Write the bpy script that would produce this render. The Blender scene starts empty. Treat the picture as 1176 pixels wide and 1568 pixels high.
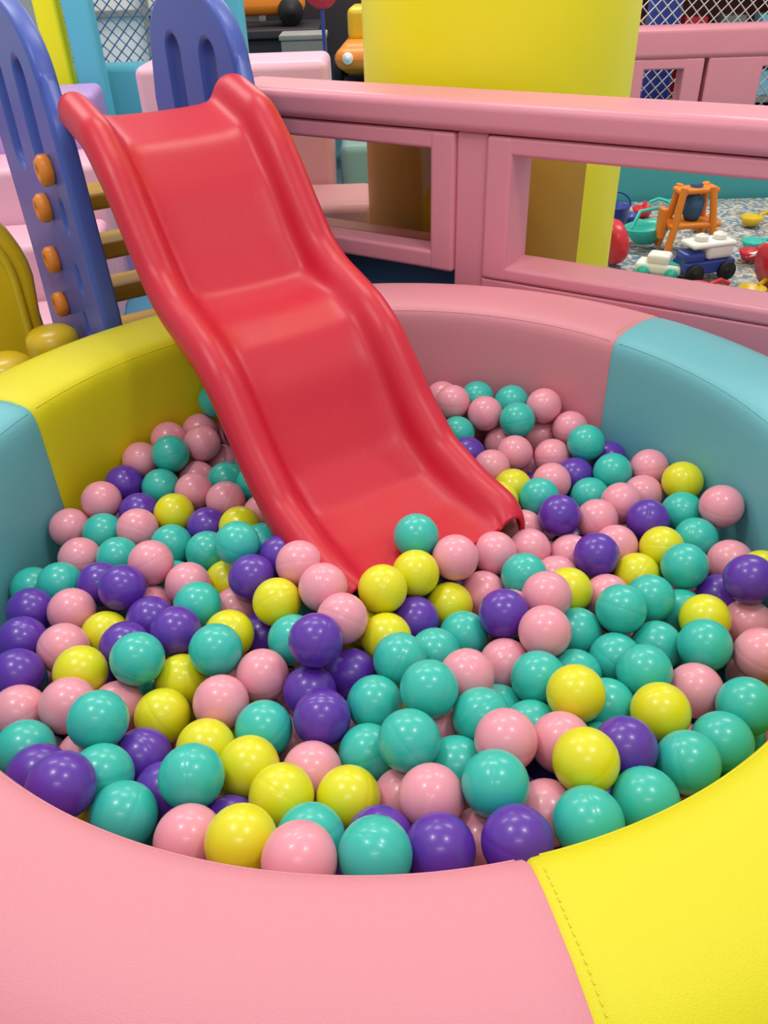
import bpy, math, random
import numpy as np
from mathutils import Vector, Matrix
random.seed(4)
scene=bpy.context.scene
scene.view_settings.view_transform='Standard'
col=scene.collection
def mat(name,c,rough=.4,spec=.5,coat=0,bump=0,bscale=200,metal=0,var=0,emit=0,sss=0):
    m=bpy.data.materials.new(name);m.use_nodes=True;nt=m.node_tree;b=nt.nodes['Principled BSDF']
    b.inputs['Base Color'].default_value=(*c,1);b.inputs['Roughness'].default_value=rough
    b.inputs['Specular IOR Level'].default_value=spec;b.inputs['Metallic'].default_value=metal
    b.inputs['Coat Weight'].default_value=coat;b.inputs['Coat Roughness'].default_value=.10
    if sss: b.inputs['Subsurface Weight'].default_value=sss;b.inputs['Subsurface Radius'].default_value=(.02,.02,.02)
    if emit: b.inputs['Emission Color'].default_value=(*c,1);b.inputs['Emission Strength'].default_value=emit
    if var or bump:
        tc=nt.nodes.new('ShaderNodeTexCoord')
    if var:
        n=nt.nodes.new('ShaderNodeTexNoise');n.inputs['Scale'].default_value=3;n.inputs['Detail'].default_value=4
        r=nt.nodes.new('ShaderNodeMix');r.data_type='RGBA'
        r.inputs[6].default_value=(*[x*(1-var) for x in c],1);r.inputs[7].default_value=(*[min(1,x*(1+var)) for x in c],1)
        nt.links.new(tc.outputs['Object'],n.inputs['Vector']);nt.links.new(n.outputs['Fac'],r.inputs[0]);nt.links.new(r.outputs[2],b.inputs['Base Color'])
    if bump:
        n=nt.nodes.new('ShaderNodeTexNoise');n.inputs['Scale'].default_value=bscale;n.inputs['Detail'].default_value=3
        bp=nt.nodes.new('ShaderNodeBump');bp.inputs['Strength'].default_value=bump;bp.inputs['Distance'].default_value=.002
        nt.links.new(tc.outputs['Object'],n.inputs['Vector']);nt.links.new(n.outputs['Fac'],bp.inputs['Height']);nt.links.new(bp.outputs['Normal'],b.inputs['Normal'])
    return m
M=dict(
 vpink=mat('vinyl_pink',(.67,.25,.305),.44,.4,bump=.28,bscale=650,var=.05),
 vyel=mat('vinyl_yellow',(.69,.62,.006),.46,.4,bump=.28,bscale=650,var=.03),
 vblue=mat('vinyl_blue',(.15,.46,.52),.46,.4,bump=.28,bscale=650,var=.04),
 fpink=mat('fence_pink',(.68,.25,.32),.36,.45,bump=.15,bscale=300,var=.05),
 lpink=mat('soft_light_pink',(.74,.42,.55),.45,.4,var=.04),
 lilac=mat('soft_lilac',(.45,.28,.62),.45,.4,var=.04),
 red=mat('slide_red_plastic',(.52,.009,.030),.40,.4,bump=.15,bscale=60,var=.08),
 pblue=mat('plastic_blue',(.055,.092,.40),.4,.4,var=.08),
 porange=mat('plastic_orange',(.74,.22,.02),.4,.4),
 pochre=mat('plastic_ochre',(.55,.29,.03),.4,.4),
 pyel=mat('plastic_yellow',(.68,.46,.01),.3,.5),
 colyel=mat('column_yellow',(.86,.80,.01),.4,.4,var=.03),
 colshade=mat('column_yellow_shaded',(.48,.26,.02),.4,.4,var=.15),  # brown stands in for the yellow column in shade below the rail
 teal=mat('mat_teal',(.06,.33,.36),.5,.3,var=.05),
 cyan=mat('post_cyan',(.10,.45,.62),.4,.4),
 navy=mat('soft_navy',(.03,.09,.18),.6,.3),
 floor=mat('floor_mat',(.10,.32,.48),.5,.3,var=.1),
 grey=mat('concrete_grey',(.25,.25,.24),.8,.2,var=.2),
 dark=mat('dark_table',(.03,.025,.03),.5,.3),
 maroon=mat('maroon_panel',(.16,.03,.03),.5,.3),
 white=mat('plastic_white',(.8,.8,.78),.4,.4),
 wall=mat('wall_paint',(.58,.58,.55),.8,.2,var=.05),
 netb=mat('net_cord_blue',(.06,.16,.34),.7,.2),
 netw=mat('net_cord_white',(.7,.68,.62),.7,.2),
 tred=mat('toy_red',(.60,.02,.04),.3,.5),
 tteal=mat('toy_teal',(.03,.50,.42),.3,.5),
 tblue=mat('toy_blue',(.02,.05,.30),.3,.5),
 lblue=mat('soft_sky_blue',(.30,.66,.82),.45,.4),
 black=mat('black_rubber',(.01,.01,.012),.5,.3),
 green=mat('green_light',(.05,.8,.2),.3,.5,emit=1.5),
)
def link(o,parent=None):
    col.objects.link(o)
    if parent: o.parent=parent
    return o
def empty(name,loc=(0,0,0),rz=0):
    e=bpy.data.objects.new(name,None);e.empty_display_size=.1;col.objects.link(e);e.location=loc;e.rotation_euler=(0,0,rz);return e
def mesh(name,vs,fs,mats,parent=None,smooth=True,mi=None):
    me=bpy.data.meshes.new(name);me.from_pydata([tuple(v) for v in vs],[],fs)
    for m in (mats if isinstance(mats,list) else [mats]): me.materials.append(m)
    if mi is not None: me.polygons.foreach_set('material_index',mi)
    me.polygons.foreach_set('use_smooth',[smooth]*len(me.polygons));me.update()
    return link(bpy.data.objects.new(name,me),parent)
def box(name,x,y,z,m,parent=None,bev=.01,seg=3):
    x0,x1=x;y0,y1=y;z0,z1=z
    cx,cy,cz=(x0+x1)/2,(y0+y1)/2,(z0+z1)/2
    vs=[(a-cx,b-cy,c-cz) for c in z for b in y for a in x]
    fs=[(0,2,3,1),(4,5,7,6),(0,1,5,4),(2,6,7,3),(0,4,6,2),(1,3,7,5)]
    o=mesh(name,vs,fs,m,parent,smooth=bev>0);o.location=(cx,cy,cz)
    if bev:
        b=o.modifiers.new('bevel','BEVEL');b.width=bev;b.segments=seg;b.limit_method='ANGLE'
        wn=o.modifiers.new('wn','WEIGHTED_NORMAL');wn.keep_sharp=False
    return o
def prism(name,outline,y0,y1,m,parent=None,bev=.008,holes=None):
    cu=bpy.data.curves.new(name,'CURVE');cu.dimensions='2D';cu.fill_mode='BOTH'
    for pts in [outline]+(holes or []):
        sp=cu.splines.new('POLY');sp.points.add(len(pts)-1)
        for p,q in zip(sp.points,pts): p.co=(q[0],q[1],0,1)
        sp.use_cyclic_u=True
    cu.extrude=(y1-y0)/2-bev;cu.bevel_depth=bev;cu.bevel_resolution=2;cu.offset=-bev
    cu.materials.append(m)
    o=bpy.data.objects.new(name,cu);col.objects.link(o)
    dg=bpy.context.evaluated_depsgraph_get();me=bpy.data.meshes.new_from_object(o.evaluated_get(dg))
    bpy.data.objects.remove(o)
    rot=Matrix(((1,0,0,0),(0,0,-1,(y0+y1)/2),(0,1,0,0),(0,0,0,1)))
    me.transform(rot)
    o=bpy.data.objects.new(name,me);link(o,parent)
    if not me.materials: me.materials.append(m)
    return o
def lathe(name,prof,m,parent=None,loc=(0,0,0),rot=(0,0,0),n=32):
    vs=[];fs=[];k=len(prof)
    for i in range(n):
        a=2*math.pi*i/n
        for r,z in prof: vs.append((r*math.cos(a),r*math.sin(a),z))
    for i in range(n):
        j=(i+1)%n
        for q in range(k-1): fs.append((i*k+q,j*k+q,j*k+q+1,i*k+q+1))
    o=mesh(name,vs,fs,m,parent);o.location=loc;o.rotation_euler=rot;return o
def tube(name,pts,r,m,parent=None,cyc=False):
    cu=bpy.data.curves.new(name,'CURVE');cu.dimensions='3D';sp=cu.splines.new('POLY');sp.points.add(len(pts)-1)
    for p,q in zip(sp.points,pts): p.co=(*q,1)
    sp.use_cyclic_u=cyc;cu.bevel_depth=r;cu.bevel_resolution=4;cu.use_fill_caps=True;cu.materials.append(m)
    return link(bpy.data.objects.new(name,cu),parent)
def arc(cx,cz,rx,rz,a0,a1,n=16):
    return [(cx+rx*math.cos(math.radians(a0+(a1-a0)*i/n)),cz+rz*math.sin(math.radians(a0+(a1-a0)*i/n))) for i in range(n+1)]

# ---- camera
cd=bpy.data.cameras.new('camera');co=bpy.data.objects.new('camera',cd);col.objects.link(co)
th,ro=.6187,.0348
c,s=math.cos(th),math.sin(th);cr,sr=math.cos(ro),math.sin(ro)
F=Vector((0,c,-s));U0=Vector((0,s,c));R0=Vector((1,0,0))
Rt=cr*R0-sr*U0;Up=sr*R0+cr*U0
co.matrix_world=Matrix((( Rt.x,Up.x,-F.x,0),(Rt.y,Up.y,-F.y,0),(Rt.z,Up.z,-F.z,1.2),(0,0,0,1)))
cd.sensor_fit='VERTICAL';cd.sensor_height=36;cd.lens=1235.75/1568*36;cd.clip_start=.01
scene.camera=co

# ---- ball pit ring
CX,CY=-.011,1.110;RI,RO=.687,.911
pit=empty('ball_pit_ring',(CX,CY,0))
prof=[(RI,0.02),(RI,.2),(RI,.44),(RI+.001,.466),(RI+.0035,.480),(RI+.008,.490),(RI+.015,.497),(RI+.028,.502),(RI+.05,.506),(RI+.11,.508),(RO-.07,.503),(RO-.03,.490),(RO-.008,.468),(RO,.435),(RO,.2),(RO,.02)]
J=[-78.9,-18,43,101,158.5,220,281.1]
cols=['vyel','vblue','vpink','vyel','vblue','vpink']
for k in range(6):
    a0,a1=J[k],J[k+1];n=40;vs=[];fs=[]
    for i in range(n+1):
        t=i/n
        e_=min(i,n-i); sh={0:.003,1:.0006}.get(e_,0)
        tt=t
        if i==1: tt=.006
        if i==n-1: tt=.994
        a=math.radians(a0+(a1-a0)*tt)
        for r,z in prof:
            rm=(RI+RO)/2
            r2=r+(sh if r<rm else -sh)*(1 if abs(r-rm)>.06 else .3); z2=z-sh*(1 if z>.45 else 0)
            vs.append((r2*math.cos(a),r2*math.sin(a),z2))
    q=len(prof)
    for i in range(n):
        for j in range(q-1): fs.append((i*q+j,i*q+j+1,(i+1)*q+j+1,(i+1)*q+j))
        fs.append((i*q+q-1,i*q,(i+1)*q,(i+1)*q+q-1))
    mesh('segment_%d'%(k+1),vs,fs,M[cols[k]],pit)
    pts=[((RI+.009)*math.cos(math.radians(a0+(a1-a0)*i/60)),(RI+.009)*math.sin(math.radians(a0+(a1-a0)*i/60)),.4908) for i in range(1,60)]
    tube('piping_%d'%(k+1),pts,.0012,M[cols[k]],pit)
sv=[];sf=[]
for k in range(6):
    a=math.radians(J[k]+.7);ca,sa_=math.cos(a),math.sin(a)
    for i in range(24):
        r=RI+.03+i*.0078
        if r>RO-.04: break
        zz=np.interp(r,[p[0] for p in prof[3:13]],[p[1] for p in prof[3:13]])
        b=len(sv);h=.0022;w2=.0006
        for dr,dt,dz in [(-h,-w2,0),(h,-w2,0),(h,w2,0),(-h,w2,0),(-h,-w2,.001),(h,-w2,.001),(h,w2,.001),(-h,w2,.001)]:
            sv.append(((r+dr)*ca-dt*sa_,(r+dr)*sa_+dt*ca,zz+dz-.0003))
        sf+=[(b+4,b+5,b+6,b+7),(b,b+1,b+5,b+4),(b+1,b+2,b+6,b+5),(b+2,b+3,b+7,b+6),(b+3,b,b+4,b+7)]
mesh('stitching',sv,sf,M['vyel'],pit,False)
lathe('pit_floor_pad',[(0,.03),(.685,.03),(.685,.0),(0,0)],M['vblue'],pit,n=64)

# ---- balls: packed positions (x,y 12 bit, z 6 bit, colour letter)
CODE=("QtzdrTPGyhfPMyw3hPP1wIhPKyvAePNpuXjTRcz2ZPS3x8gVROw+UPUMvYaTPeuYWPSNtTZTU4sDcTKCsmcVNHsPbTQCrYcPSyqNcPJCqPePV0pDaPMBptaVPApBcYRvn3aVG1otYPMrnTdPJwn1ZTUfm4eYPamLaTVIjOoTWck8fTYDi7jVSSlMbTL4k6bTI1laZP"
"ZlhBpPIXi8aTPCjBiPLaiccVNygvjVP+j8UTRwhvePT8jLXYWZg2lVbQe7qPHWglbVKZgFdPPAhkVPS9fghTU9g0XPYSe2lYP7fCeVM8esaYSOdIkVIHd0eVLNc3gPVVdbgYXAe7WVZccmiTcrctpPbMaouVVIbOnTQvasoTNKaxjYJVa4iVPIcqhVS1a/dYX2achP"
"atZegVdDbEdVKdYjiPNgYUmPPbZgcPVyYmjPSZYffYYVXKiTbfXOlVebYTjTQGWbtTMBWHlTVbWHjYO2WXfPSAWBhVd9V4hTbMUxjPX+UwmYQ7UGqTNzUMqVQISa1VTyT/jVVrTTvTSsSEsT"
"Z9S4qYdBTCnYXTSZiVWBQ4tPYrQC0YbdQxtTbUO44PehQ5qVeZPL2ThZjKpThLgjmYfBe3pYj7hwmPm8jgePjVgBaYlzheXPg+ecdVd8e3aYe+cphYkAdlbTmcdZlVf1aUmTh6b2fThVXktTjmZPmPmNbOdPnUfJbPoebkoPgIUwuThuXidP"
"kBWxnTicUqkTldY5ZTk3UouPm1W7gTnzVCpPj7STxThASYsPfsTpgPjSRfiPkdP2yVhJP2wVmdSMmPnpZQkTqKaWdTrMdlbTpSeamPrMgAfYojhVfTrGiXYPuBgeZPpokjaPstkfXPpynIXPsMmigVt0irgVv1kabPvKm2cPwgh/aYtwdlkT"
"wMfAgTs6bgcTv0cabTzThThTyrfaXTtuZbkTrQYDgTtgWsnYqtUTsVoSTDyYqKVtfTpGXTrYnuQmxTqwRztTtuT4pTwNVSlTyUXHlTwlY7fPx3bGjTy/dWgY2Md7aP0/aiiP1kgWYV1+enpV3FidcP36gOiY1qkscTy0jtdYyrmMeV1xnUcT"
"3xl9kP2jppgYz2qCZP1EsScPx+r+cTvwqYXTvMs1XVyuvKWVwcuqgTt2vGYPv7xkdPtszCUPt0y+kPqnvNaPqGyWUPrOxoiTrO0UiTomy+hPoQ1dhTlzz+kPlF2SfPmDx+bTj+0UXVmmvhZVoWtdaPpurOZYrUpIdTs1rSbPoMpGcYxgogcP")
A64="ABCDEFGHIJKLMNOPQRSTUVWXYZabcdefghijklmnopqrstuvwxyz0123456789+/"
ix={ch:i for i,ch in enumerate(A64)}
cmap={'P':0,'T':1,'Y':2,'V':3}
pts=[];ci=[]
for i in range(0,len(CODE)//6*6,6):
    g=CODE[i:i+6]
    pts.append(((ix[g[0]]*64+ix[g[1]])*.0004-.8,(ix[g[2]]*64+ix[g[3]])*.0005,ix[g[4]]*.005+.14));ci.append(cmap[g[5]])
pts=np.array(pts)
for it in range(80):
    d=pts[:,None]-pts[None];dist=np.sqrt((d**2).sum(2))+np.eye(len(pts))*9
    ov=np.maximum(0,.0797-dist)
    pts=pts+(d/dist[:,:,None]*ov[:,:,None]*.4).sum(1)
    rr=pts[:,:2]-np.array([CX,CY]);m_=np.linalg.norm(rr,axis=1);k_=m_>RI-.041
    pts[k_,:2]=np.array([CX,CY])+rr[k_]/m_[k_,None]*(RI-.041)
def ballmat(n,c): return mat('ball_'+n,c,.30,.45,coat=.16,var=.05)
BM=[ballmat('pink',(.77,.30,.38)),ballmat('teal',(.035,.47,.40)),ballmat('yellow',(.69,.66,.012)),ballmat('violet',(.10,.03,.36))]
rng=np.random.RandomState(3)
sn=np.array([.841,.541]);sa=np.array([-.541,.841])
def ok(p,dmin):
    if math.hypot(p[0]-CX,p[1]-CY)>RI-.041: return False
    w=p[:2]@sn-.669;s_=p[:2]@sa
    if abs(w)<.235 and .84<s_<1.25 and p[2]>.235: return False
    return np.min(((pts-p)**2).sum(1))>dmin**2
def zs(y):
    r=y-1.11
    return -.04*r+.12*max(0,-r-.15)
for zlo,zhi,nt_,dm in [(.25,.29,6000,.0795),(.19,.25,6000,.078),(.13,.19,6000,.075),(.08,.13,3000,.075)]:
    for i in range(nt_):
        a=rng.rand()*2*math.pi;r=math.sqrt(rng.rand())*.65
        p=np.array([CX+r*math.cos(a),CY+r*math.sin(a),0]);p[2]=zlo+(zhi-zlo)*rng.rand()+zs(p[1])
        if ok(p,dm): pts=np.vstack([pts,p]);ci.append(int(rng.choice(4,p=[.36,.31,.14,.19])))
N=len(pts)
ns,nr=28,16
lat=[math.pi*j/nr for j in range(1,nr)]
h=nr//2-1
lat=lat[:h]+[math.pi/2-.03,math.pi/2,math.pi/2+.03]+lat[h+1:]
uv=[(0,0,.04)]
for ph in lat:
    rr=.0397 if abs(ph-math.pi/2)<1e-6 else .04
    for i in range(ns): uv.append((rr*math.sin(ph)*math.cos(2*math.pi*i/ns),rr*math.sin(ph)*math.sin(2*math.pi*i/ns),rr*math.cos(ph)))
uv.append((0,0,-.04));uv=np.array(uv);nl=len(lat);last=len(uv)-1
fs1=[]
for i in range(ns):
    j=(i+1)%ns
    fs1.append((0,1+i,1+j))
    for q in range(nl-1): fs1.append((1+q*ns+i,1+(q+1)*ns+i,1+(q+1)*ns+j,1+q*ns+j))
    fs1.append((last,1+(nl-1)*ns+j,1+(nl-1)*ns+i))
allv=[];allf=[];mi=[]
for k in range(N):
    e_=Matrix.Rotation(rng.rand()*6.28,3,'Z')@Matrix.Rotation(rng.rand()*3.14,3,'X')
    allv.append(uv@np.array(e_).T+pts[k])
    o=k*len(uv)
    allf+=[tuple(v+o for v in f_) for f_ in fs1];mi+=[ci[k]]*len(fs1)
mesh('ball_pit_balls',np.vstack(allv),allf,BM,None,True,mi)

# ---- slide
sl=empty('slide',(0,0,0))
S=[1.905,1.895,1.84,1.755,1.67,1.60,1.53,1.47,1.41,1.34,1.28,1.23,1.17,1.09,.99,.92,.88,.87]
Z=[.945,.957,.945,.923,.85,.765,.684,.650,.632,.608,.572,.520,.453,.390,.360,.350,.338,.325]
B=[.050,.055,.058,.060,.072,.080,.072,.054,.042,.044,.062,.078,.080,.062,.050,.042,.030,.018]
order=np.argsort(S)
ss=np.linspace(.87,1.905,110)
def smooth(x,y):
    yy=np.interp(ss,np.array(x)[order],np.array(y)[order])
    k=np.array([1,2,3,2,1])/9;p=np.pad(yy,2,mode='edge');return np.convolve(p,k,'valid')
zc=smooth(S,Z);bd=smooth(S,B)
vs=[];fs=[]
def section(z,d,s_):
    e1=max(0,1-(s_-.87)/.05); e2=max(0,1-(1.905-s_)/.03)
    g=1-.08*e1*e1-.04*e2*e2
    P_=[(-.205,-.046),(-.206,-.034),(-.205,-.020),(-.200,-.008),(-.190,-.001),(-.177,0),(-.164,-.006),(-.154,-.018),(-.146,-d*.62),(-.134,-d*.9),(-.112,-d*1.02),(-.06,-d*1.06)]
    P_=P_+[(0,-d*1.08)]+[(-a,b) for a,b in reversed(P_)]
    return [(a*g,z+b) for a,b in P_]
for i,s_ in enumerate(ss):
    for w,z in section(zc[i],bd[i],s_):
        n_=.669+w
        vs.append((n_*.841-s_*.541,n_*.541+s_*.841,z))
q=25
for i in range(len(ss)-1):
    for j in range(q-1): fs.append((i*q+j,(i+1)*q+j,(i+1)*q+j+1,i*q+j+1))
o=mesh('slide_body',vs,fs,M['red'],sl)
md=o.modifiers.new('s','SOLIDIFY');md.thickness=.010;md.offset=-1
md=o.modifiers.new('b','BEVEL');md.width=.003;md.segments=2;md.limit_method='ANGLE';md.angle_limit=math.radians(50)
md=o.modifiers.new('ss','SUBSURF');md.levels=1;md.render_levels=1

# ---- ladder
lad=empty('slide_ladder',(0,0,0),math.radians(122.8))
def panel(name,n0,n1):
    out=[(1.87,0),(1.86,.5),(1.90,.85),(1.93,.98)]
    out+=arc(2.20,.96,.27,.17,175,5,20)
    out+=[(2.50,.85),(2.48,.5),(2.52,0),(2.40,0)]
    out+=arc(2.21,.0,.17,.30,0,180,12)+[(2.0,0)]
    def slot(cx,z0,z1,r): return arc(cx,z1,r,r,0,180,10)+arc(cx,z0,r,r,180,360,10)
    hs=[slot(2.08,.82,.97,.042),slot(2.30,.80,.97,.042)]
    for cx,cz in [(1.99,.7),(2.0,.55),(2.04,.42)]: hs.append(slot(cx,cz-.02,cz+.02,.012))
    return prism(name,out,-n1,-n0,M['pblue'],lad,bev=.012,holes=hs)
panel('side_panel_1',.44,.485)
panel('side_panel_2',.88,.925)
for i,(s_,z_) in enumerate([(2.0,.80),(2.12,.695),(2.18,.555),(2.22,.425),(2.28,.28),(2.34,.14)]):
    if i>0: box('step_%d'%i,(s_-.03,s_+.09),(-.882,-.482),(z_-.022,z_+.022),M['pochre'],lad,.012)
    for nn,d in ((.44,1),(.925,-1)):
        lathe('knob_%d'%(i*2+(d>0)),[(0,0),(.030,0),(.034,.006),(.034,.022),(.026,.030),(.012,.030),(.010,.022),(0,.022)],M['porange'],lad,(s_,-nn,z_),(math.radians(-90 if d>0 else 90),0,0),n=8)

# ---- fence
fz=-.5678
def window_frame(par,tag,x0,x1,z0,z1,ya,yb,m,bw=.068,bt=.042,bb=.05):
    box('frame_%s_left'%tag,(x0,x0+bw),(ya,yb),(z0,z1),m,par,.010,4)
    box('frame_%s_right'%tag,(x1-bw,x1),(ya,yb),(z0,z1),m,par,.010,4)
    box('frame_%s_top'%tag,(x0+.004,x1-.004),(ya+.002,yb-.002),(z1-bt,z1+.0),m,par,.010,4)
    box('frame_%s_bottom'%tag,(x0+.004,x1-.004),(ya+.002,yb-.002),(z0,z0+bb),m,par,.010,4)
fe=empty('soft_play_fence',(.20,2.09,0),fz)
window_frame(fe,'a',-.70,0,.475,.815,0,.15,M['fpink'])
window_frame(fe,'b',.083,1.45,.475,.815,0,.13,M['fpink'],bb=.036)
box('post',(-.002,.085),(.012,.14),(0,.818),M['fpink'],fe,.01)
box('post_2',(1.45,1.55),(.012,.14),(0,.818),M['fpink'],fe,.01)
box('post_3',(-.78,-.70),(.012,.14),(0,.818),M['fpink'],fe,.01)
box('top_rail',(-.72,1.7),(-.012,.175),(.818,.888),M['fpink'],fe,.022,6)
box('kick_panel',(-.70,0),(.06,.11),(0,.476),M['navy'],fe,.005)
box('kick_panel_2',(.083,1.45),(.004,.11),(0,.474),M['fpink'],fe,.005)
ac=bpy.data.materials.new('acrylic_sheet');ac.use_nodes=True;nt=ac.node_tree;nt.nodes.clear()
out=nt.nodes.new('ShaderNodeOutputMaterial');mx=nt.nodes.new('ShaderNodeMixShader');tr=nt.nodes.new('ShaderNodeBsdfTransparent');gl=nt.nodes.new('ShaderNodeBsdfGlossy')
tr.inputs[0].default_value=(.85,.78,.70,1);gl.inputs['Roughness'].default_value=.05;fr=nt.nodes.new('ShaderNodeFresnel');fr.inputs[0].default_value=1.45  # brownish tint paints in shade and reflection seen in the pane
nt.links.new(fr.outputs[0],mx.inputs[0]);nt.links.new(tr.outputs[0],mx.inputs[1]);nt.links.new(gl.outputs[0],mx.inputs[2]);nt.links.new(mx.outputs[0],out.inputs[0])
box('acrylic_pane',(-.64,-.06),(.07,.074),(.52,.78),ac,fe,0)

# ---- column
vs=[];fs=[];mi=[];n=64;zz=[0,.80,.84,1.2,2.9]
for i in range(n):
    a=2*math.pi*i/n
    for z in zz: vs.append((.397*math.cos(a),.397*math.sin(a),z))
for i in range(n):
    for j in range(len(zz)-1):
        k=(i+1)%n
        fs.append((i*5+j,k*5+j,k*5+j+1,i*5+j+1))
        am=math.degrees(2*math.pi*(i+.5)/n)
        mi.append(1 if (j==0 and 150<am<302) else 0)  # shade and pane reflection painted onto the lower left-facing faces
o=mesh('yellow_column',vs,fs,[M['colyel'],M['colshade']],None,True,mi);o.location=(.383,2.733,0)

# ---- floor & walls
box('floor',(-6,6),(-2,12),(-.1,0),M['floor'],None,0)
box('wall_back',(-6,6),(12,12.1),(0,3),M['wall'],None,0)

# ---- sand pit
sm=bpy.data.materials.new('pebble_sand');sm.use_nodes=True;nt=sm.node_tree;b=nt.nodes['Principled BSDF']
tc=nt.nodes.new('ShaderNodeTexCoord');vo=nt.nodes.new('ShaderNodeTexVoronoi');vo.inputs['Scale'].default_value=65
cr_=nt.nodes.new('ShaderNodeValToRGB');cr_.color_ramp.interpolation='CONSTANT'
els=[(0,(.40,.41,.37)),(.35,(.15,.22,.28)),(.55,(.58,.54,.48)),(.74,(.34,.24,.18)),(.84,(.07,.20,.40)),(.92,(.45,.34,.08))]
cr_.color_ramp.elements[0].position=0;cr_.color_ramp.elements[0].color=(*els[0][1],1)
cr_.color_ramp.elements[1].position=els[1][0];cr_.color_ramp.elements[1].color=(*els[1][1],1)
for p_,c_ in els[2:]:
    e_=cr_.color_ramp.elements.new(p_);e_.color=(*c_,1)
nt.links.new(tc.outputs['Object'],vo.inputs['Vector']);nt.links.new(vo.outputs['Color'],cr_.inputs[0]);nt.links.new(cr_.outputs[0],b.inputs['Base Color'])
bp=nt.nodes.new('ShaderNodeBump');bp.inputs['Strength'].default_value=.8;bp.inputs['Distance'].default_value=.01;nt.links.new(vo.outputs['Distance'],bp.inputs['Height']);nt.links.new(bp.outputs['Normal'],b.inputs['Normal'])
b.inputs['Roughness'].default_value=.7
vs=[];fs=[];nx,ny=60,50
for j in range(ny+1):
    for i in range(nx+1):
        x=.82+2.6*i/nx;y=2.3+2.0*j/ny
        vs.append((x,y,.05+.01*math.sin(x*9)*math.cos(y*7)))
for j in range(ny):
    for i in range(nx): fs.append((j*(nx+1)+i,j*(nx+1)+i+1,(j+1)*(nx+1)+i+1,(j+1)*(nx+1)+i))
mesh('toy_sand',vs,fs,sm)
sw=empty('sand_pit_wall')
box('back',(.7,3.6),(4.34,4.5),(0,.36),M['teal'],sw,.02)
# toys
def wheel(name,r,w,m,par,loc,rot): return lathe(name,[(0,-w/2),(r*.9,-w/2),(r,-w/4),(r,w/4),(r*.9,w/2),(r*.45,w/2),(r*.4,w/2+.006),(0,w/2+.006)],m,par,loc,rot,24)
t=empty('toy_truck',(1.29,3.13,.062),.25)
box('chassis',(-.11,.11),(-.05,.05),(.03,.08),M['tblue'],t,.01)
box('hood',(-.11,-.02),(-.042,.042),(.07,.115),M['tblue'],t,.015)
box('cab',(-.02,.10),(-.045,.045),(.08,.14),M['white'],t,.02)
box('roof_tray',(-.09,.10),(-.05,.05),(.13,.15),M['white'],t,.01)
for i,(x,y) in enumerate([(-.07,-.055),(.07,-.055),(-.07,.055),(.07,.055)]): wheel('wheel_%d'%i,.038,.025,M['black'],t,(x,y,.038),(math.pi/2,0,0))
for i,x in enumerate((-.03,.05)): wheel('roof_light_%d'%i,.026,.02,M['white'],t,(x,0,.16),(0,0,0))
t=empty('toy_car',(1.13,3.16,.062),-.5)
box('body',(-.09,.09),(-.045,.045),(.02,.06),M['white'],t,.015)
box('cabin',(-.05,.04),(-.038,.038),(.055,.095),M['white'],t,.015)
box('hood_stripe',(.03,.088),(-.03,.03),(.058,.066),M['tteal'],t,.003)
for i,(x,y) in enumerate([(-.055,-.045),(.055,-.045),(-.055,.045),(.055,.045)]): wheel('wheel_%d'%i,.026,.02,M['tteal'],t,(x,y,.026),(math.pi/2,0,0))
t=empty('toy_excavator_tower',(1.35,3.5,.06),.1);t.scale=(.88,.88,.9)
for i,(x,y) in enumerate([(-.12,-.06),(.10,-.06),(-.10,.06),(.10,.06)]):
    tube('leg_%d'%i,[(x*1.1,y*1.3,0),(x*.85,y,.13),(x*.65,y*.7,.29)],.017,M['porange'],t)
box('deck',(-.13,.13),(-.07,.07),(.11,.135),M['porange'],t,.01)
box('top_beam',(-.10,.10),(-.045,.045),(.26,.285),M['porange'],t,.01)
lathe('funnel',[(.001,0),(.03,0),(.045,.03),(.05,.09),(.02,.12),(.03,.16),(.001,.17)],M['navy'],t,(0,0,.135))
box('bucket_arm',(-.16,-.13),(-.03,.03),(.06,.20),M['porange'],t,.008)
t=empty('toy_dish',(1.197,3.575,.07),.5)
o=lathe('basin',[(0,0),(.05,0),(.10,.04),(.115,.06),(.108,.062),(.095,.045),(.045,.008),(0,.008)],M['tteal'],t);o.scale=(1.1,.7,1.2)
tube('handle',[(-.1,0,.07),(-.06,0,.14),(.06,0,.14),(.1,0,.07)],.008,M['tteal'],t)
t=empty('toy_bucket',(1.08,3.74,.065))
lathe('pail',[(0,0),(.06,0),(.075,.12),(.08,.125),(.07,.12),(.055,.01),(0,.01)],M['tblue'],t)
tube('handle',[(.078*math.cos(a),.0,.12+.06*math.sin(a)) for a in np.linspace(0,math.pi,12)],.004,M['tblue'],t)
for nm,loc,r,m in [('toy_wheel_red',(.985,3.34,.15),.09,M['tred']),('toy_wheel_red',(1.50,2.98,.15),.09,M['tred'])]:
    e_=empty(nm,loc,.2);wheel('disc',r,.06,m,e_,(0,0,0),(0,math.radians(80),0))
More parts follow.
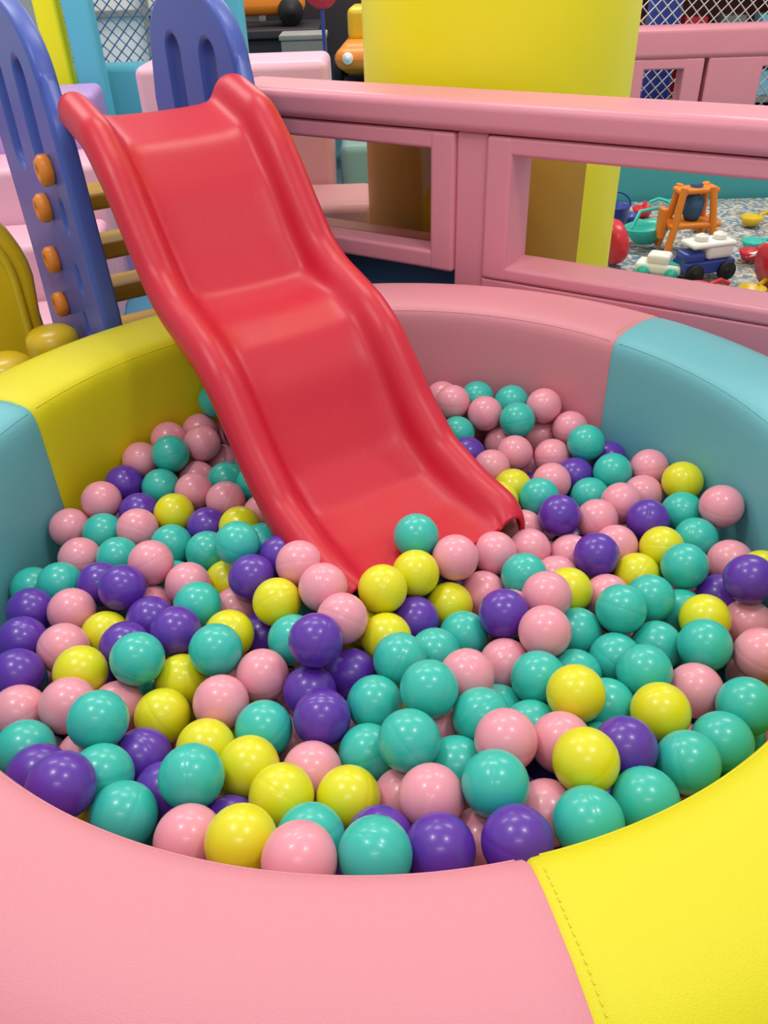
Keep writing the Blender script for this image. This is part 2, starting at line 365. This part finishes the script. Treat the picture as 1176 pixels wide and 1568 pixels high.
for nm,loc,m in [('toy_scoop_yellow',(1.40,2.90,.065),M['pyel']),('toy_spade_red',(1.22,2.95,.065),M['tred']),('toy_shell_red',(1.3,4.0,.065),M['tred']),('toy_mould_yellow',(1.75,3.80,.065),M['pyel']),('toy_mould_green',(1.62,3.45,.065),M['tteal']),('toy_shell_orange',(1.5,3.75,.065),M['porange']),('toy_mould_green',(1.5,4.1,.065),M['tteal']),('toy_spade_blue',(1.2,3.9,.065),M['tblue']),('toy_shell_white',(1.62,3.2,.065),M['white']),('toy_shell_red',(1.56,3.32,.065),M['tred'])]:
    e_=empty(nm,loc,random.random()*3)
    lathe('cup',[(0,0),(.035,0),(.05,.035),(.045,.036),(.03,.008),(0,.008)],m,e_)
    tube('handle',[(.045,0,.03),(.09,0,.04),(.13,0,.02)],.009,m,e_)

# ---- back fence + nets
f2=empty('soft_play_fence.001',(1.0,4.62,0),-.02)
window_frame(f2,'a',.30,.70,.28,.66,0,.12,M['fpink'],.1,.05,.1)
window_frame(f2,'b',.72,1.6,.28,.66,0,.12,M['fpink'],.28,.05,.1)
box('top_rail',(-.4,2.2),(-.01,.14),(.655,.80),M['fpink'],f2,.03,5)
box('post',(-.3,.3),(.01,.11),(0,.66),M['fpink'],f2,.01)
def net(name,p0,ux,w,h,cell,m,th=.006):
    nx=max(2,int(w/cell));nz=max(2,int(h/cell));vs=[];idx={}
    def vid(i,j):
        if (i,j) not in idx:
            idx[(i,j)]=len(vs);x=i*cell;z=j*cell
            vs.append((p0[0]+ux[0]*x,p0[1]+ux[1]*x,p0[2]+z))
        return idx[(i,j)]
    fs=[]
    for i in range(1,nx):
        for j in range(1,nz):
            if (i+j)%2==0: fs.append((vid(i-1,j),vid(i,j-1),vid(i+1,j),vid(i,j+1)))
    o=mesh(name,vs,fs,m,None,False)
    wf=o.modifiers.new('w','WIREFRAME');wf.thickness=th;wf.use_replace=True;wf.use_even_offset=False
    return o
net('safety_net',(1.0,4.95,.0),(1,0),2.4,2.6,.032,M['netw'],.008)
net('safety_net',(-1.45,4.2,.5),(1,.0),.80,1.8,.026,M['netb'],.008)
pb=empty('net_post_blue',(1.60,5.06,0));box('padding',(-.08,.08),(-.06,.06),(0,2.6),M['tblue'],pb,.02)
pc=empty('net_post_cyan',(-1.16,3.85,0));box('padding',(-.055,.055),(-.05,.05),(0,2.6),M['cyan'],pc,.02)
pc=empty('net_post_cyan',(-.60,4.3,0));box('padding',(-.045,.045),(-.05,.05),(0,2.6),M['cyan'],pc,.02)
py=empty('net_post_yellow',(-1.30,3.9,0));box('padding',(-.05,.05),(-.04,.04),(0,2.6),M['colyel'],py,.02)
# toy shelving seen through the right-hand net
sh=empty('display_shelf',(2.3,6.6,0))
box('side_1',(-.75,-.70),(-.2,.2),(0,1.3),M['maroon'],sh,.01);box('side_2',(.70,.75),(-.2,.2),(0,1.3),M['maroon'],sh,.01);box('back_board',(-.7,.7),(.16,.19),(0,1.3),M['maroon'],sh,0)
for i in range(4): box('shelf_%d'%i,(-.7,.7),(-.2,.16),(.15+.35*i,.18+.35*i),M['grey'],sh,.005)
for i in range(14):
    lv=i//5;x=-.55+.27*(i%5)
    box('boxed_toy_%d'%i,(x-.08,x+.08),(-.1,.06),(.18+.35*lv,.34+.35*lv),M[['white','tred','lblue','porange','grey'][(i*3)%5]],sh,.01)
# white window partition seen through the left net
wp=empty('window_1',(-1.35,6.6,0))
for i in range(4): box('mullion_%d'%i,(-.6+.4*i,-.56+.4*i),(-.03,.03),(0,2.2),M['grey'],wp,.005)
for i in range(4): box('rail_%d'%i,(-.6,.64),(-.025,.025),(.3+.5*i,.34+.5*i),M['grey'],wp,.005)
box('glass',(-.6,.64),(.03,.04),(0,2.2),M['white'],wp,0)
# ---- soft blocks behind left
def blk(name,x,y,z,m,rz=0):
    e_=empty(name,((x[0]+x[1])/2,(y[0]+y[1])/2,0),rz)
    hx=(x[1]-x[0])/2;hy=(y[1]-y[0])/2
    box('foam',(-hx,hx),(-hy,hy),z,m,e_,.03,4);box('base_trim',(-hx*.98,hx*.98),(-hy*.98,hy*.98),(0,max(.02,z[0]+.001)),m,e_,.005)
    return e_
blk('soft_block_pink',(-.86,-.15),(3.35,3.7),(.02,.84),M['lpink'])
blk('soft_bench_pink',(-.5,.0),(3.0,3.34),(.02,.42),M['lpink'])
blk('soft_block_blue',(-.13,.3),(3.6,3.9),(.02,.5),M['lblue'])
blk('soft_block_teal',(-.35,-.04),(2.66,2.95),(.02,.28),M['teal'])
blk('soft_ledge_blue',(-2.4,-.95),(4.0,4.15),(.02,.78),M['cyan'])
st=empty('soft_stairs',(-1.62,3.06,0),.15)
for i in range(4): box('step_%d'%(i+1),(-1.2,.62),(-.6+i*.3,-.30+i*.3),(0,.18+.19*i),M['lpink'] if i<3 else M['lilac'],st,.03,4)
# puzzle floor mats under the ladder
for i,(x,y,m) in enumerate([(-1.15,2.55,'colyel'),(-1.42,2.42,'tred'),(-.88,2.68,'lblue')]):
    e_=empty('puzzle_floor_mat',(x,y,0),.5);box('tile',(-.12,.12),(-.12,.12),(0,.012),M[m],e_,.004)
# ---- yellow toy arch at far left
ya=empty('toy_play_arch',(-1.02,2.10,0),.5)
out=[(-.35,.0),(-.35,.5)]+arc(-.12,.5,.23,.24,180,0,20)+[(.10,.40),(.11,0)]
prism('arch_panel',out,-.06,.06,M['pyel'],ya,bev=.02,holes=[arc(-.14,.48,.10,.12,0,360,20)[:-1]])
tube('rim_ridge',[(x,-.062,z) for x,z in [(-.30,.05)]+arc(-.12,.5,.18,.19,180,0,20)+[(.055,.05)]],.012,M['pyel'],ya)
for i,(x,y) in enumerate([(.095,-.215),(-.04,-.33)]):
    lathe('foot_%d'%i,[(.062,-.38),(.066,.0),(.062,.018),(.048,.030),(.025,.036),(.0,.037)],M['pyel'],ya,(x,y,.38))
# ---- arcade
ak=empty('arcade_console',(-.72,6.2,0))
box('cabinet',(-.40,.40),(-.3,.3),(0,.70),M['dark'],ak,.02);box('table_top',(-.42,.42),(-.35,.35),(.70,.75),M['dark'],ak,.01)
cb=empty('concrete_block',(-.38,5.6,0));box('block',(-.13,.13),(-.12,.12),(0,.72),M['grey'],cb,.01);box('cap',(-.14,.14),(-.13,.13),(.72,.75),M['grey'],cb,.008)
def ridecar(loc,rz,body):
    t=empty('kiddie_ride_car',loc,rz)
    box('body',(-.3,.3),(-.18,.18),(.06,.22),body,t,.06,5)
    box('fender_front',(-.34,-.1),(-.2,.2),(.08,.2),body,t,.07,5)
    box('cabin',(-.08,.2),(-.14,.14),(.2,.38),M['pyel'],t,.04,4)
    box('seat',(.0,.15),(-.1,.1),(.2,.3),M['tred'],t,.03)
    for i,(x,y) in enumerate([(-.2,-.19),(.2,-.19),(-.2,.19),(.2,.19)]): wheel('wheel_%d'%i,.08,.05,M['black'],t,(x,y,.08),(math.pi/2,0,0))
    for i,y in enumerate((-.12,.12)): wheel('headlight_%d'%i,.03,.03,M['white'],t,(-.35,y,.15),(0,-math.pi/2,0))
    return t
ridecar((-.70,6.2,.752),.1,M['porange'])
rb=empty('kiddie_ride_base',(.06,5.5,0));box('plinth',(-.22,.2),(-.35,.35),(0,.50),M['dark'],rb,.02)
for i in range(6): lathe('light_%d'%i,[(0,-.02),(.02,-.015),(.025,0),(.02,.015),(0,.02)],M['green'] if i%3 else M['tred'],rb,(-.19+.06*i,-.36,.46),(0,0,0),12)
ridecar((.03,5.5,.502),1.5,M['porange'])
dk=empty('arcade_console.001',(-.1,7.1,0));box('cabinet',(-.8,.8),(-.2,.2),(0,.9),M['dark'],dk,.02);box('screen',(-.6,.6),(-.1,.1),(.9,1.5),M['dark'],dk,.02)
bl=empty('lollipop_sign',(-.24,5.15,0));wheel('disc',.09,.05,M['tred'],bl,(0,0,.98),(math.pi/2,0,0));wheel('disc_center',.05,.06,M['lblue'],bl,(0,0,.98),(math.pi/2,0,0));tube('pole',[(0,.0,0),(0,.0,.90)],.010,M['tblue'],bl)

# ---- lights
w=bpy.data.worlds.new('world');scene.world=w;w.use_nodes=True
w.node_tree.nodes['Background'].inputs[0].default_value=(1,.975,.95,1);w.node_tree.nodes['Background'].inputs[1].default_value=.70
for i,(x,y,e_,sx,sy) in enumerate([(-.9,.9,16,.3,.3),(.9,.6,14,.3,.3),(0,2.4,22,1.0,.15),(-1.8,3.2,27,1.2,.4),(1.8,3.4,36,1.2,.4),(0,5.5,50,1.5,.5),(0,-.8,9,1.0,.15)]):
    l=bpy.data.lights.new('ceiling_light','AREA');l.shape='RECTANGLE';l.size=sx;l.size_y=sy;l.energy=e_;l.color=(1,.97,.92)
    o=bpy.data.objects.new('ceiling_light',l);col.objects.link(o);o.location=(x,y,2.8)
